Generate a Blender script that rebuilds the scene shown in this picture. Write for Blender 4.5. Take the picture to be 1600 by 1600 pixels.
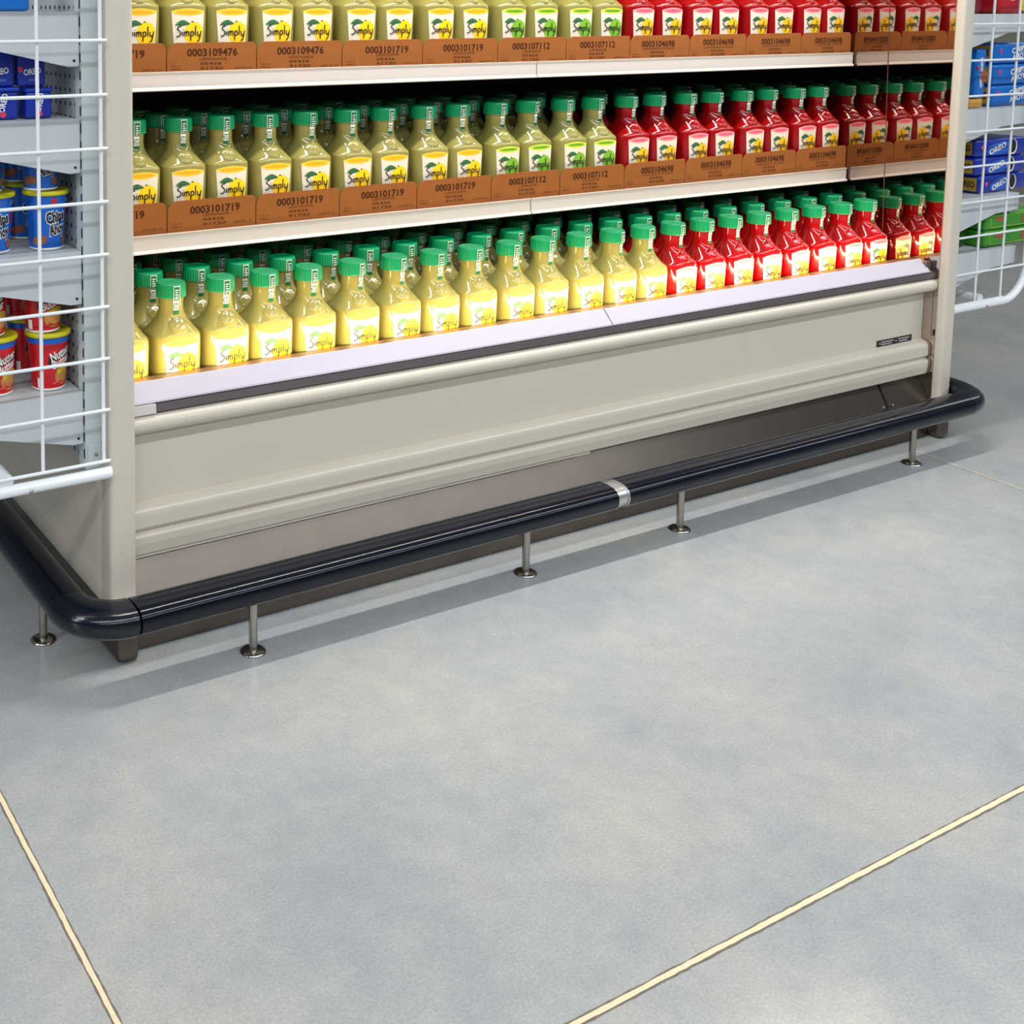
import bpy, bmesh, math, random
from mathutils import Vector, Matrix
random.seed(7)
for o in list(bpy.data.objects): bpy.data.objects.remove(o)
SC = bpy.context.scene
COL = SC.collection

# ------------------------------------------------------------------ camera
cam_d = bpy.data.cameras.new('camera')
cam_d.sensor_width = 36.0
cam_d.lens = 1858.0 * 36.0 / 1600.0
cam_d.shift_x = (800 - 330) / 1600.0
cam_d.shift_y = (207 - 800) / 1600.0
cam_d.clip_start = 0.05
cam = bpy.data.objects.new('camera', cam_d)
COL.objects.link(cam)
_X = Vector((3599, 199, -1858)).normalized()
_Z = Vector((0, 17393, 1858)).normalized()
_Y = _Z.cross(_X).normalized()
_X = _Y.cross(_Z).normalized()
M3 = Matrix((_X, _Y, _Z))
cam.matrix_world = Matrix.Translation((0, 0, 1.28)) @ M3.to_4x4()
SC.camera = cam

# ------------------------------------------------------------------ world, exposure, lights
SC.view_settings.view_transform = 'Standard'
SC.view_settings.look = 'None'
SC.view_settings.gamma = 1.0
SC.view_settings.use_curve_mapping = False
SC.view_settings.exposure = 0.0
W = bpy.data.worlds.new('store_air'); SC.world = W; W.use_nodes = True
wb = W.node_tree.nodes['Background']
wb.inputs[0].default_value = (0.80, 0.90, 1.0, 1); wb.inputs[1].default_value = 0.15

def area(name, loc, target, sx, sy, power, color, spread=180):
    d = bpy.data.lights.new(name, 'AREA'); d.shape = 'RECTANGLE'; d.size = sx; d.size_y = sy
    d.energy = power; d.color = color; d.spread = math.radians(spread)
    o = bpy.data.objects.new(name, d); COL.objects.link(o); o.location = loc
    v = Vector(target) - Vector(loc)
    o.rotation_euler = v.to_track_quat('-Z', 'Y').to_euler()
    return o
# ceiling fluorescent runs parallel to the refrigerated case, then two added side fills
area('ceiling_and_fill_light', (2.4, 2.28, 4.6), (2.4, 2.28, 0), 16, 0.10, 95, (1.0, 0.84, 0.66))
area('ceiling_and_fill_light', (2.4, -1.6, 4.6), (2.4, -1.6, 0), 16, 0.3, 400, (0.93, 0.97, 1.0))
area('ceiling_and_fill_light', (2.4, -5.2, 4.6), (2.4, -5.2, 0), 16, 0.3, 440, (0.91, 0.96, 1.0))
area('ceiling_and_fill_light', (-4.5, 1.5, 4.6), (-1.5, 1.8, 0), 0.3, 10, 260, (0.93, 0.97, 1.0))  # added fill lamp, brightens the left end panel and other left-facing surfaces
area('ceiling_and_fill_light', (8.5, 3.0, 4.6), (7.5, 3.0, 0), 0.3, 10, 90, (0.95, 0.97, 1.0))  # weaker fill lamp added for the right side and its floor
# lamp under the canopy of the case
area('case_canopy_lamp', (2.19, 2.060, 1.985), (2.19, 2.055, 0), 2.5, 0.014, 11, (0.84, 0.93, 1.0), 110)
area('case_canopy_lamp', (2.19, 2.092, 1.985), (2.19, 2.30, 0.6), 2.5, 0.018, 14, (1.0, 0.80, 0.52))
# warm lamp in the nose of the tank, shining back on the bottles
area('case_nose_lamp', (2.19, 2.1195, 0.5275), (2.19, 2.9, 0.66), 2.52, 0.008, 8, (1.0, 0.80, 0.46))

# ------------------------------------------------------------------ materials
def lin(c):
    return tuple((v / 12.92 if v <= 0.04045 else ((v + 0.055) / 1.055) ** 2.4) for v in [x / 255.0 for x in c])
MATS = {}
def mat(name, rgb, rough=0.5, metal=0.0, coat=0.0, noise=0.0, scale=30.0, sss=0.0, bump=0.0, srgb=True, spec=0.5, trans=0.0):
    if name in MATS: return MATS[name]
    m = bpy.data.materials.new(name); m.use_nodes = True
    nt = m.node_tree; b = nt.nodes['Principled BSDF']
    c = lin(rgb) if srgb else rgb
    b.inputs['Base Color'].default_value = (*c, 1)
    b.inputs['Roughness'].default_value = rough; b.inputs['Metallic'].default_value = metal
    b.inputs['Coat Weight'].default_value = coat; b.inputs['Coat Roughness'].default_value = 0.06
    b.inputs['Specular IOR Level'].default_value = spec
    if sss:
        b.inputs['Subsurface Weight'].default_value = sss
        b.inputs['Subsurface Radius'].default_value = (1, .7, .3); b.inputs['Subsurface Scale'].default_value = 0.02
    if trans: b.inputs['Transmission Weight'].default_value = trans
    if noise or bump:
        tc = nt.nodes.new('ShaderNodeTexCoord'); n = nt.nodes.new('ShaderNodeTexNoise')
        n.inputs['Scale'].default_value = scale; n.inputs['Detail'].default_value = 6
        nt.links.new(tc.outputs['Object'], n.inputs['Vector'])
        if noise:
            mx = nt.nodes.new('ShaderNodeMix'); mx.data_type = 'RGBA'
            mx.inputs['A'].default_value = (*[v * (1 - noise) for v in c], 1)
            mx.inputs['B'].default_value = (*[min(1, v * (1 + noise)) for v in c], 1)
            nt.links.new(n.outputs['Fac'], mx.inputs['Factor']); nt.links.new(mx.outputs['Result'], b.inputs['Base Color'])
        if bump:
            bp = nt.nodes.new('ShaderNodeBump'); bp.inputs['Strength'].default_value = bump; bp.inputs['Distance'].default_value = 0.002
            nt.links.new(n.outputs['Fac'], bp.inputs['Height']); nt.links.new(bp.outputs['Normal'], b.inputs['Normal'])
    MATS[name] = m; return m

m_cream = mat('cream_enamel', (214, 205, 190), 0.38, noise=0.02, scale=60)
m_panel = mat('front_panel_enamel', (208, 200, 184), 0.22, noise=0.03, scale=8)
m_rail = mat('shelf_rail_plastic', (206, 196, 190), 0.35)
m_trimw = mat('nose_trim_white', (196, 190, 203), 0.25)
m_strip = mat('nose_strip_grey', (120, 112, 112), 0.28, metal=0.6)
m_steel = mat('brushed_steel', (170, 165, 155), 0.25, metal=1.0, noise=0.1, scale=90)
m_kick = mat('kick_plate_metal', (104, 96, 88), 0.25, metal=0.85, noise=0.12, scale=14)
m_dark = mat('dark_interior', (30, 30, 34), 0.7)
m_deck = mat('shelf_deck', (70, 66, 62), 0.5)
m_grille = mat('tank_lip_brown', (104, 76, 52), 0.4, noise=0.12, scale=20)
m_bumper = mat('bumper_vinyl', (7, 11, 24), 0.12, coat=0.0, spec=0.32)
m_bumpcap = mat('bumper_corner_vinyl', (8, 14, 26), 0.16, coat=0.0, bump=0.15, noise=0.2, scale=120)
m_clip = mat('cast_aluminium', (200, 200, 200), 0.3, metal=0.9, noise=0.2, scale=100, bump=0.3)
m_black = mat('black_plate', (18, 16, 20), 0.4)
m_white = mat('label_white', (224, 214, 196), 0.45)
m_wirew = mat('white_wire', (238, 242, 244), 0.25, coat=0.3)
m_wing = mat('grey_shelf_enamel', (196, 202, 204), 0.45, noise=0.02)
m_upr = mat('upright_enamel', (200, 210, 212), 0.4)
m_slot = mat('slot_black', (20, 22, 24), 0.8)
m_card = mat('corrugated_card', (148, 88, 42), 0.8, noise=0.10, scale=70, spec=0.15)
m_ink = mat('brown_ink', (70, 38, 22), 0.8, spec=0.1)
m_cap = mat('green_cap', (0, 142, 88), 0.33)
m_lem = mat('lemonade_in_plastic', (150, 141, 76), 0.09, coat=0.25, noise=0.05, scale=25, sss=0.25)
m_lime = mat('limeade_in_plastic', (144, 139, 74), 0.09, coat=0.25, noise=0.05, scale=25, sss=0.25)
m_red = mat('raspberry_in_plastic', (150, 7, 12), 0.09, coat=0.25, noise=0.06, scale=25, sss=0.15)
m_yel = mat('print_yellow', (252, 204, 0), 0.45)
m_org = mat('print_orange', (250, 168, 30), 0.45)
m_lgrn = mat('print_lime', (120, 178, 40), 0.45)
m_lgrn2 = mat('print_bright_lime', (214, 226, 40), 0.45)
m_dgrn = mat('print_dark_green', (40, 92, 52), 0.45)
m_pink = mat('print_pink', (244, 100, 124), 0.45)
m_pink2 = mat('print_deep_pink', (226, 60, 90), 0.45)
m_gold = mat('print_gold', (240, 186, 20), 0.45)
m_pk = mat('print_black', (30, 26, 26), 0.5)
m_sealg = mat('seal_green', (20, 104, 60), 0.4)
m_wh2 = mat('print_white', (240, 240, 236), 0.45)
m_oblue = mat('pack_royal_blue', (24, 50, 160), 0.28, noise=0.08, scale=30)
m_cblue = mat('pack_sky_blue', (10, 110, 200), 0.28, noise=0.08, scale=30)
m_cupblue = mat('cup_blue', (20, 100, 200), 0.3)
m_cupred = mat('cup_red', (210, 22, 36), 0.3)
m_lid = mat('lid_yellow', (214, 206, 20), 0.35)
m_brown = mat('cookie_brown', (158, 90, 56), 0.6, noise=0.25, scale=150)
m_tan = mat('cookie_tan', (206, 140, 70), 0.6)
m_cred = mat('print_red', (206, 30, 40), 0.4)
m_pgreen = mat('pack_green', (60, 150, 40), 0.4, noise=0.1, scale=40)
m_pred = mat('pack_red', (190, 24, 36), 0.35, noise=0.1, scale=30)
m_choc = mat('cookie_black', (36, 26, 26), 0.6)

# smoked mirror lining of the right-hand end panel
m_mirror = mat('smoked_mirror', (196, 182, 172), 0.03, metal=1.0)

# polished concrete
def floor_mat():
    m = bpy.data.materials.new('polished_concrete'); m.use_nodes = True
    nt = m.node_tree; b = nt.nodes['Principled BSDF']; N = nt.nodes.new; L = nt.links.new
    tc = N('ShaderNodeTexCoord')
    def nz(s, d, r=0.6):
        n = N('ShaderNodeTexNoise'); n.inputs['Scale'].default_value = s; n.inputs['Detail'].default_value = d
        n.inputs['Roughness'].default_value = r; L(tc.outputs['Object'], n.inputs['Vector']); return n
    n1, n2, n3 = nz(2.6, 8), nz(16, 9, 0.78), nz(240, 3)
    r1 = N('ShaderNodeValToRGB'); e = r1.color_ramp.elements
    e[0].position = 0.32; e[0].color = (*lin((152, 157, 162)), 1)
    e[1].position = 0.68; e[1].color = (*lin((172, 172, 169)), 1)
    k = r1.color_ramp.elements.new(0.5); k.color = (*lin((163, 166, 168)), 1)
    L(n1.outputs['Fac'], r1.inputs['Fac'])
    r2 = N('ShaderNodeValToRGB'); e = r2.color_ramp.elements
    e[0].position = 0.30; e[0].color = (0.88, 0.885, 0.90, 1); e[1].position = 0.72; e[1].color = (1.08, 1.075, 1.06, 1)
    L(n2.outputs['Fac'], r2.inputs['Fac'])
    mx = N('ShaderNodeMix'); mx.data_type = 'RGBA'; mx.blend_type = 'MULTIPLY'; mx.inputs['Factor'].default_value = 1
    L(r1.outputs['Color'], mx.inputs['A']); L(r2.outputs['Color'], mx.inputs['B'])
    r3 = N('ShaderNodeValToRGB'); e = r3.color_ramp.elements
    e[0].position = 0.3; e[0].color = (0.86, 0.86, 0.86, 1); e[1].position = 0.7; e[1].color = (1.10, 1.10, 1.10, 1)
    L(n3.outputs['Fac'], r3.inputs['Fac'])
    mx2 = N('ShaderNodeMix'); mx2.data_type = 'RGBA'; mx2.blend_type = 'MULTIPLY'; mx2.inputs['Factor'].default_value = 1
    L(mx.outputs['Result'], mx2.inputs['A']); L(r3.outputs['Color'], mx2.inputs['B'])
    L(mx2.outputs['Result'], b.inputs['Base Color'])
    mr = N('ShaderNodeMapRange'); mr.inputs['To Min'].default_value = 0.14; mr.inputs['To Max'].default_value = 0.24
    L(n2.outputs['Fac'], mr.inputs['Value']); L(mr.outputs['Result'], b.inputs['Roughness'])
    b.inputs['Specular IOR Level'].default_value = 0.5
    return m
m_floor = floor_mat()
m_joint = mat('sandy_joint_filler', (222, 208, 176), 0.8, noise=0.15, scale=200)
m_jdark = mat('joint_edge', (112, 104, 92), 0.9, noise=0.4, scale=300)

def perf_mat():
    m = bpy.data.materials.new('perforated_steel'); m.use_nodes = True
    nt = m.node_tree; b = nt.nodes['Principled BSDF']; N = nt.nodes.new; L = nt.links.new
    tc = N('ShaderNodeTexCoord'); sp = N('ShaderNodeSeparateXYZ'); L(tc.outputs['Object'], sp.inputs[0])
    def cell(sock, s, off=0):
        a = N('ShaderNodeMath'); a.operation = 'MULTIPLY_ADD'; a.inputs[1].default_value = s; a.inputs[2].default_value = off; L(sock, a.inputs[0])
        f = N('ShaderNodeMath'); f.operation = 'FRACT'; L(a.outputs[0], f.inputs[0])
        g = N('ShaderNodeMath'); g.operation = 'SUBTRACT'; g.inputs[1].default_value = 0.5; L(f.outputs[0], g.inputs[0])
        return g.outputs[0]
    cy, cz = cell(sp.outputs['Y'], 38), cell(sp.outputs['Z'], 38)
    c = N('ShaderNodeCombineXYZ'); L(cy, c.inputs[0]); L(cz, c.inputs[1])
    ln = N('ShaderNodeVectorMath'); ln.operation = 'LENGTH'; L(c.outputs[0], ln.inputs[0])
    lt = N('ShaderNodeMath'); lt.operation = 'LESS_THAN'; lt.inputs[1].default_value = 0.17; L(ln.outputs['Value'], lt.inputs[0])
    mx = N('ShaderNodeMix'); mx.data_type = 'RGBA'; mx.inputs['A'].default_value = (*lin((176, 182, 186)), 1); mx.inputs['B'].default_value = (*lin((26, 28, 34)), 1)
    L(lt.outputs[0], mx.inputs['Factor']); L(mx.outputs['Result'], b.inputs['Base Color']); b.inputs['Roughness'].default_value = 0.5
    return m
m_perf = perf_mat()

# ------------------------------------------------------------------ geometry helpers
class MB:
    """collects geometry with material slots, then links it as ONE mesh object"""
    def __init__(s): s.v = []; s.f = []; s.mi = []; s.mats = []; s.sm = []
    def slot(s, m):
        if m not in s.mats: s.mats.append(m)
        return s.mats.index(m)
    def add(s, vs, fs, m, smooth=False):
        k = len(s.v); i = s.slot(m); s.v += [tuple(v) for v in vs]
        for f in fs: s.f.append(tuple(k + q for q in f)); s.mi.append(i); s.sm.append(smooth)
    def box(s, x0, x1, y0, y1, z0, z1, m):
        vs = [(x, y, z) for x in (x0, x1) for y in (y0, y1) for z in (z0, z1)]
        s.add(vs, [(0, 1, 3, 2), (4, 6, 7, 5), (0, 4, 5, 1), (2, 3, 7, 6), (0, 2, 6, 4), (1, 5, 7, 3)], m)
    def bbox(s, x0, x1, y0, y1, z0, z1, m, r=0.004, n=3):
        """box with rounded vertical-section edges on all sides (bevelled)"""
        bm = bmesh.new(); bmesh.ops.create_cube(bm, size=1)
        for v in bm.verts: v.co = Vector((x0 + (v.co.x + .5) * (x1 - x0), y0 + (v.co.y + .5) * (y1 - y0), z0 + (v.co.z + .5) * (z1 - z0)))
        bmesh.ops.bevel(bm, geom=bm.edges[:], offset=r, segments=n, affect='EDGES', profile=0.5)
        s.bm(bm, m, True)
    def bm(s, bm, m, smooth=False, mtx=None):
        bm.verts.index_update()
        vs = [(mtx @ v.co) if mtx else v.co.copy() for v in bm.verts]
        s.add(vs, [[v.index for v in f.verts] for f in bm.faces], m, smooth); bm.free()
    def ext(s, prof, x0, x1, m, axis='X', smooth=False, caps=True):
        """closed profile [(a,b)...] extruded: axis X -> (a,b)=(y,z); axis Y -> (x,z); Z -> (x,y)"""
        n = len(prof)
        P = {'X': lambda t, a, b: (t, a, b), 'Y': lambda t, a, b: (a, t, b), 'Z': lambda t, a, b: (a, b, t)}[axis]
        vs = [P(x0, a, b) for a, b in prof] + [P(x1, a, b) for a, b in prof]
        fs = [(i, (i + 1) % n, n + (i + 1) % n, n + i) for i in range(n)]
        s.add(vs, fs, m, smooth)
        if caps: s.add(vs, [tuple(range(n - 1, -1, -1)), tuple(range(n, 2 * n))], m)
    def tube(s, pts, r, m, seg=12, caps=True):
        pts = [Vector(p) for p in pts]; rings = []
        up = Vector((0.13, 0.27, 0.95)).normalized()
        for i, p in enumerate(pts):
            d = (pts[min(i + 1, len(pts) - 1)] - pts[max(i - 1, 0)]).normalized()
            a = d.cross(up)
            if a.length < 0.2: a = d.cross(Vector((1, 0, 0)))
            a.normalize(); b = d.cross(a).normalized()
            rr = r[i] if isinstance(r, (list, tuple)) else r
            rings.append([p + (a * math.cos(t) + b * math.sin(t)) * rr for t in [2 * math.pi * k / seg for k in range(seg)]])
        vs = [v for R in rings for v in R]
        fs = [(i * seg + k, i * seg + (k + 1) % seg, (i + 1) * seg + (k + 1) % seg, (i + 1) * seg + k) for i in range(len(pts) - 1) for k in range(seg)]
        s.add(vs, fs, m, True)
        if caps: s.add(vs, [tuple(range(seg - 1, -1, -1)), tuple(range((len(pts) - 1) * seg, len(pts) * seg))], m)
    def lathe(s, prof, m, seg=32, c=(0, 0), smooth=True):
        """prof: (r,z) list"""
        vs = [(c[0] + r * math.cos(t), c[1] + r * math.sin(t), z) for r, z in prof for t in [2 * math.pi * k / seg for k in range(seg)]]
        fs = [(i * seg + k, i * seg + (k + 1) % seg, (i + 1) * seg + (k + 1) % seg, (i + 1) * seg + k) for i in range(len(prof) - 1) for k in range(seg)]
        s.add(vs, fs, m, smooth)
        if prof[0][0] > 1e-5: s.add(vs, [tuple(range(seg - 1, -1, -1))], m)
        if prof[-1][0] > 1e-5: s.add(vs, [tuple(range((len(prof) - 1) * seg, len(prof) * seg))], m)
    def mesh(s, name):
        me = bpy.data.meshes.new(name); me.from_pydata(s.v, [], s.f)
        for m in s.mats: me.materials.append(m)
        me.polygons.foreach_set('material_index', s.mi); me.polygons.foreach_set('use_smooth', s.sm)
        me.update(); return me
    def build(s, name, parent=None, loc=(0, 0, 0), rz=0):
        return put(name, s.mesh(name), parent, loc, rz)
def put(name, me, parent=None, loc=(0, 0, 0), rz=0):
    o = bpy.data.objects.new(name, me); COL.objects.link(o); o.location = loc; o.rotation_euler = (0, 0, rz)
    if parent: o.parent = parent
    return o
def empty(name, loc=(0, 0, 0), rz=0):
    o = bpy.data.objects.new(name, None); COL.objects.link(o); o.location = loc; o.rotation_euler = (0, 0, rz)
    o.empty_display_size = 0.05; return o
def tag(o, label=None, cat=None, group=None, kind=None):
    if label: o['label'] = label
    if cat: o['category'] = cat
    if group: o['group'] = group
    if kind: o['kind'] = kind
    return o
def copy_tree(o, parent=None):
    c = o.copy(); COL.objects.link(c)
    if parent: c.parent = parent
    for ch in list(o.children): copy_tree(ch, c)
    return c

_txt = {}
def text2d(s, shear=0.0, bold=0.0, spacing=1.0):
    """flat text outline filled; returns verts (x,y) normalised to height ~1 capital, centred in x"""
    key = (s, shear, bold, spacing)
    if key in _txt: return _txt[key]
    cu = bpy.data.curves.new('t', 'FONT'); cu.body = s; cu.size = 1.0; cu.shear = shear; cu.offset = bold
    cu.space_character = spacing; cu.resolution_u = 2; cu.align_x = 'CENTER'
    ob = bpy.data.objects.new('t', cu); COL.objects.link(ob)
    dg = bpy.context.evaluated_depsgraph_get(); dg.update()
    me = ob.evaluated_get(dg).to_mesh()
    vs = [(v.co.x / 0.7, v.co.y / 0.7) for v in me.vertices]; fs = [tuple(p.vertices) for p in me.polygons]
    ob.evaluated_get(dg).to_mesh_clear(); bpy.data.objects.remove(ob); bpy.data.curves.remove(cu)
    _txt[key] = (vs, fs); return vs, fs
def add_text(mb, s, fn, cx, cz, h, m, w=None, eps=0.0008, shear=0.0, bold=0.0, rot=0.0):
    vs, fs = text2d(s, shear, bold)
    xs = [v[0] for v in vs]; k = h if w is None else w / (max(xs) - min(xs))
    c, n = math.cos(rot), math.sin(rot)
    out = [fn(cx + x * k * c - y * h * n, cz + x * k * n + y * h * c, eps) for x, y in vs]
    mb.add(out, fs, m)
def poly(mb, pts, fn, m, eps):
    """filled star-shaped polygon about its centroid, two rings so that it can curve"""
    n = len(pts); cx = sum(p[0] for p in pts) / n; cz = sum(p[1] for p in pts) / n
    vs = [fn(cx, cz, eps)]; Q = 6
    for q in range(1, Q + 1): vs += [fn(cx + (x - cx) * q / Q, cz + (z - cz) * q / Q, eps) for x, z in pts]
    fs = [(0, 1 + i, 1 + (i + 1) % n) for i in range(n)]
    for q in range(Q - 1): fs += [(1 + q * n + i, 1 + (q + 1) * n + i, 1 + (q + 1) * n + (i + 1) % n, 1 + q * n + (i + 1) % n) for i in range(n)]
    mb.add(vs, fs, m)
def ell(cx, cz, a, b, n=20, rot=0):
    return [(cx + a * math.cos(t) * math.cos(rot) - b * math.sin(t) * math.sin(rot), cz + a * math.cos(t) * math.sin(rot) + b * math.sin(t) * math.cos(rot)) for t in [2 * math.pi * k / n for k in range(n)]]
def stroke(mb, pts, w, fn, m, eps):
    vs = []; n = len(pts)
    for i, (x, z) in enumerate(pts):
        a = pts[max(i - 1, 0)]; b = pts[min(i + 1, n - 1)]; dx, dz = b[0] - a[0], b[1] - a[1]; L = math.hypot(dx, dz) or 1
        vs += [fn(x - dz / L * w / 2, z + dx / L * w / 2, eps), fn(x + dz / L * w / 2, z - dx / L * w / 2, eps)]
    mb.add(vs, [(2 * i, 2 * i + 1, 2 * i + 3, 2 * i + 2) for i in range(n - 1)], m)
def smooth_pts(p, k=4):
    out = []
    for i in range(len(p) - 1):
        p0, p1, p2, p3 = p[max(i - 1, 0)], p[i], p[i + 1], p[min(i + 2, len(p) - 1)]
        for j in range(k):
            t = j / k
            out.append(tuple(0.5 * (2 * p1[q] + (p2[q] - p0[q]) * t + (2 * p0[q] - 5 * p1[q] + 4 * p2[q] - p3[q]) * t * t + (3 * p1[q] - p0[q] - 3 * p2[q] + p3[q]) * t ** 3) for q in (0, 1)))
    return out + [p[-1]]

# ------------------------------------------------------------------ setting
mb = MB(); mb.add([(-6, -8, 0), (12, -8, 0), (12, 12, 0), (-6, 12, 0)], [(0, 1, 2, 3)], m_floor)
tag(mb.build('floor'), 'grey polished concrete floor with pale filled joints', 'floor', kind='structure')
def joint(i, p, q, w):
    mb = MB(); p = Vector(p); q = Vector(q); d = (q - p).normalized(); nrm = Vector((-d.y, d.x, 0)); n = int((q - p).length / 0.012)
    for ww, m, z, j in ((w * 1.0, m_jdark, 0.0004, 0.0010), (w * 0.58, m_joint, 0.0009, 0.0006)):
        vs = []
        for k in range(n + 1):
            c = p.lerp(q, k / n); c.z = z
            vs += [c + nrm * (ww / 2 + random.uniform(-j, j)), c - nrm * (ww / 2 + random.uniform(-j, j))]
        mb.add(vs, [(2 * k, 2 * k + 1, 2 * k + 3, 2 * k + 2) for k in range(n)], m)
    tag(mb.build('trim_%d' % i), 'pale sand-coloured joint line in the floor', 'floor joint', kind='structure')
joint(1, (0.5285, -1.0, 0), (0.5285, 1.0, 0), 0.0125)
joint(4, (0.5285, 1.02, 0), (0.5285, 4.0, 0), 0.0125)
joint(2, (-1.5, 1.008, 0), (6.0, 1.008, 0), 0.0125)
joint(3, (3.268, 1.03, 0), (3.335, 2.03, 0), 0.006)
mb = MB(); mb.box(-6, 12, -8, 12, 5.2, 5.3, mat('ceiling_paint', (226, 226, 226), 0.9))
tag(mb.build('ceiling'), 'plain light store ceiling', 'ceiling', kind='structure')

# ------------------------------------------------------------------ refrigerated case
XL, XR = 0.896, 3.487
case = empty('refrigerated_case', (2.19, 2.5, 0)); CO = case.location
tag(case, 'long cream open-front refrigerated case filled with bottled juice', 'refrigerated case')
def cb(mb, name, parent=case):
    """build a world-space mesh as a child of the case"""
    o = mb.build(name, parent)
    o.location = -Vector(CO) if parent is case else (0, 0, 0)
    return o
for x0, x1 in ((0.841, XL), (XR, 3.541)):
    mb = MB(); mb.bbox(x0, x1, 2.04, 2.095, 0.10, 2.05, m_cream, r=0.009, n=4)
    if x0 < 2: mb.box(x0 + .004, x1 - 0.002, 2.09, 2.98, 0.10, 2.05, m_cream)
    else: mb.box(x0 + 0.004, x1 - .004, 2.09, 2.98, 0.10, 2.05, m_cream)
    cb(mb, 'end_panel')
mb = MB(); mb.box(XR - 0.004, XR + 0.003, 2.062, 2.95, 0.02, 2.0, m_mirror)
o = cb(mb, 'mirror_lining'); o['label'] = 'smoky mirror lining reflecting the bottles'
mb = MB(); mb.ext([(2.239, 0.55), (2.2402, 0.55), (2.282, 2.0), (2.279, 2.0)], XR - 0.0052, XR - 0.0042, mat('lining_seam', (96, 60, 50), 0.5))
cb(mb, 'lining_seam', o)
mb = MB(); mb.box(XL, XR - .005, 2.94, 2.98, 0.05, 2.0, m_dark); cb(mb, 'back_wall')
mb = MB(); mb.bbox(0.80, 3.58, 2.043, 2.98, 2.05, 2.16, m_cream, r=0.01); cb(mb, 'canopy')
mb = MB(); mb.box(XL + .03, XR - .03, 2.060, 2.097, 1.992, 2.0495, m_dark); cb(mb, 'canopy_lamp_housing')
# tank: deck, lip, nose
mb = MB(); mb.box(XL, XR - .005, 2.20, 2.94, 0.40, 0.434, m_deck); cb(mb, 'tank_deck')
mb = MB()
mb.ext([(2.122, 0.5215), (2.199, 0.5115), (2.199, 0.436), (2.19, 0.436), (2.19, 0.505), (2.122, 0.516)], XL, XR - .005, m_grille); cb(mb, 'tank_lip')
mb = MB()
mb.ext([(2.1095, 0.520), (2.1175, 0.520), (2.1175, 0.532), (2.1095, 0.532)], XL + .02, XR - .02, m_steel); cb(mb, 'nose_lamp_housing')
for x0, x1 in ((XL, 2.185), (2.189, 3.462)):
    mb = MB(); mb.ext([(2.105, 0.533), (2.1085, 0.5345), (2.1085, 0.529), (2.0805, 0.497), (2.075, 0.4995), (2.076, 0.503)], x0, x1, m_trimw)
    cb(mb, 'nose_trim')
mb = MB(); mb.box(XR - .03, XR - .006, 2.085, 2.11, 0.49, 0.527, m_strip); cb(mb, 'nose_trim_end')
mb = MB(); mb.ext([(2.108, 0.520), (2.082, 0.497), (2.0705, 0.4975), (2.0705, 0.4815), (2.076, 0.4795), (2.12, 0.479), (2.12, 0.51)], XL + .058, XR - .005, m_strip)
cb(mb, 'nose_strip')
mb = MB(); mb.ext([(2.108, 0.520), (2.082, 0.497), (2.069, 0.498), (2.068, 0.480), (2.076, 0.4785), (2.12, 0.478), (2.12, 0.51)], XL, XL + .056, mat('strip_end_white', (214, 208, 202), 0.35))
o = cb(mb, 'nose_strip_end'); o['label'] = 'short white end piece of the grey strip'
# bullnose and front panel
pr = [(2.10, 0.479)]
for k in range(0, 13):
    a = math.radians(90 + k * 15)
    pr.append((2.083 + 0.0195 * math.cos(a), 0.4585 + 0.0195 * math.sin(a)))
pr += [(2.092, 0.437), (2.12, 0.437), (2.12, 0.479)]
mb = MB(); mb.ext(pr, XL, 3.470, m_panel, smooth=False); o = cb(mb, 'bullnose')
mb = MB(); mb.ext(pr, 3.4725, XR - .005, m_panel); cb(mb, 'bullnose_end')
mb = MB(); mb.box(XL, 3.437, 2.10, 2.13, 0.26, 0.44, m_panel); cb(mb, 'front_panel')
mb = MB(); mb.box(3.439, XR - .005, 2.101, 2.13, 0.26, 0.44, m_panel); cb(mb, 'front_panel_end')
def arc(cy, cz, r, a0, a1, n=6): return [(cy + r * math.cos(math.radians(a0 + (a1 - a0) * k / n)), cz + r * math.sin(math.radians(a0 + (a1 - a0) * k / n))) for k in range(n + 1)]
pr = [(2.12, 0.292), (2.099, 0.292)] + arc(2.092, 0.270, 0.0185, 95, 180) + [(2.0735, 0.252)] + arc(2.0795, 0.249, 0.0065, 180, 262, 4) + [(2.083, 0.236)] + arc(2.079, 0.2265, 0.008, 100, 180, 4) + [(2.071, 0.214), (2.0745, 0.193), (2.078, 0.1895), (2.12, 0.1895)]
mb = MB(); mb.ext(pr, XL, 3.474, m_panel); cb(mb, 'lower_rail')
pr2 = [(y + 0.004, z) for y, z in pr]
mb = MB(); mb.ext(pr2, 3.4745, XR - .005, m_panel); cb(mb, 'lower_rail_end')
mb = MB(); mb.box(XL, 2.13, 2.079, 2.10, 0.184, 0.1894, m_panel); cb(mb, 'rail_underlip')
# name plate
mb = MB(); mb.box(3.268, 3.43, 2.0978, 2.0998, 0.2925, 0.3105, m_black)
fnp = lambda x, z, e: (x, 2.0978 - e, z)
for k, (x0, x1) in enumerate(((3.276, 3.282), (3.287, 3.342), (3.287, 3.335), (3.352, 3.36), (3.366, 3.42), (3.37, 3.41))):
    z = 0.305 if k in (1, 4) else 0.298 if k in (2, 5) else 0.3015
    n = int((x1 - x0) / 0.0045) + 1
    for j in range(n): mb.box(x0 + j * .0045, x0 + j * .0045 + .0028, 2.0972, 2.0978, z - .0018, z + .0018, mat('plate_print', (190, 190, 190), .5))
o = cb(mb, 'name_plate'); o['label'] = 'small black plate with pale print'
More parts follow.
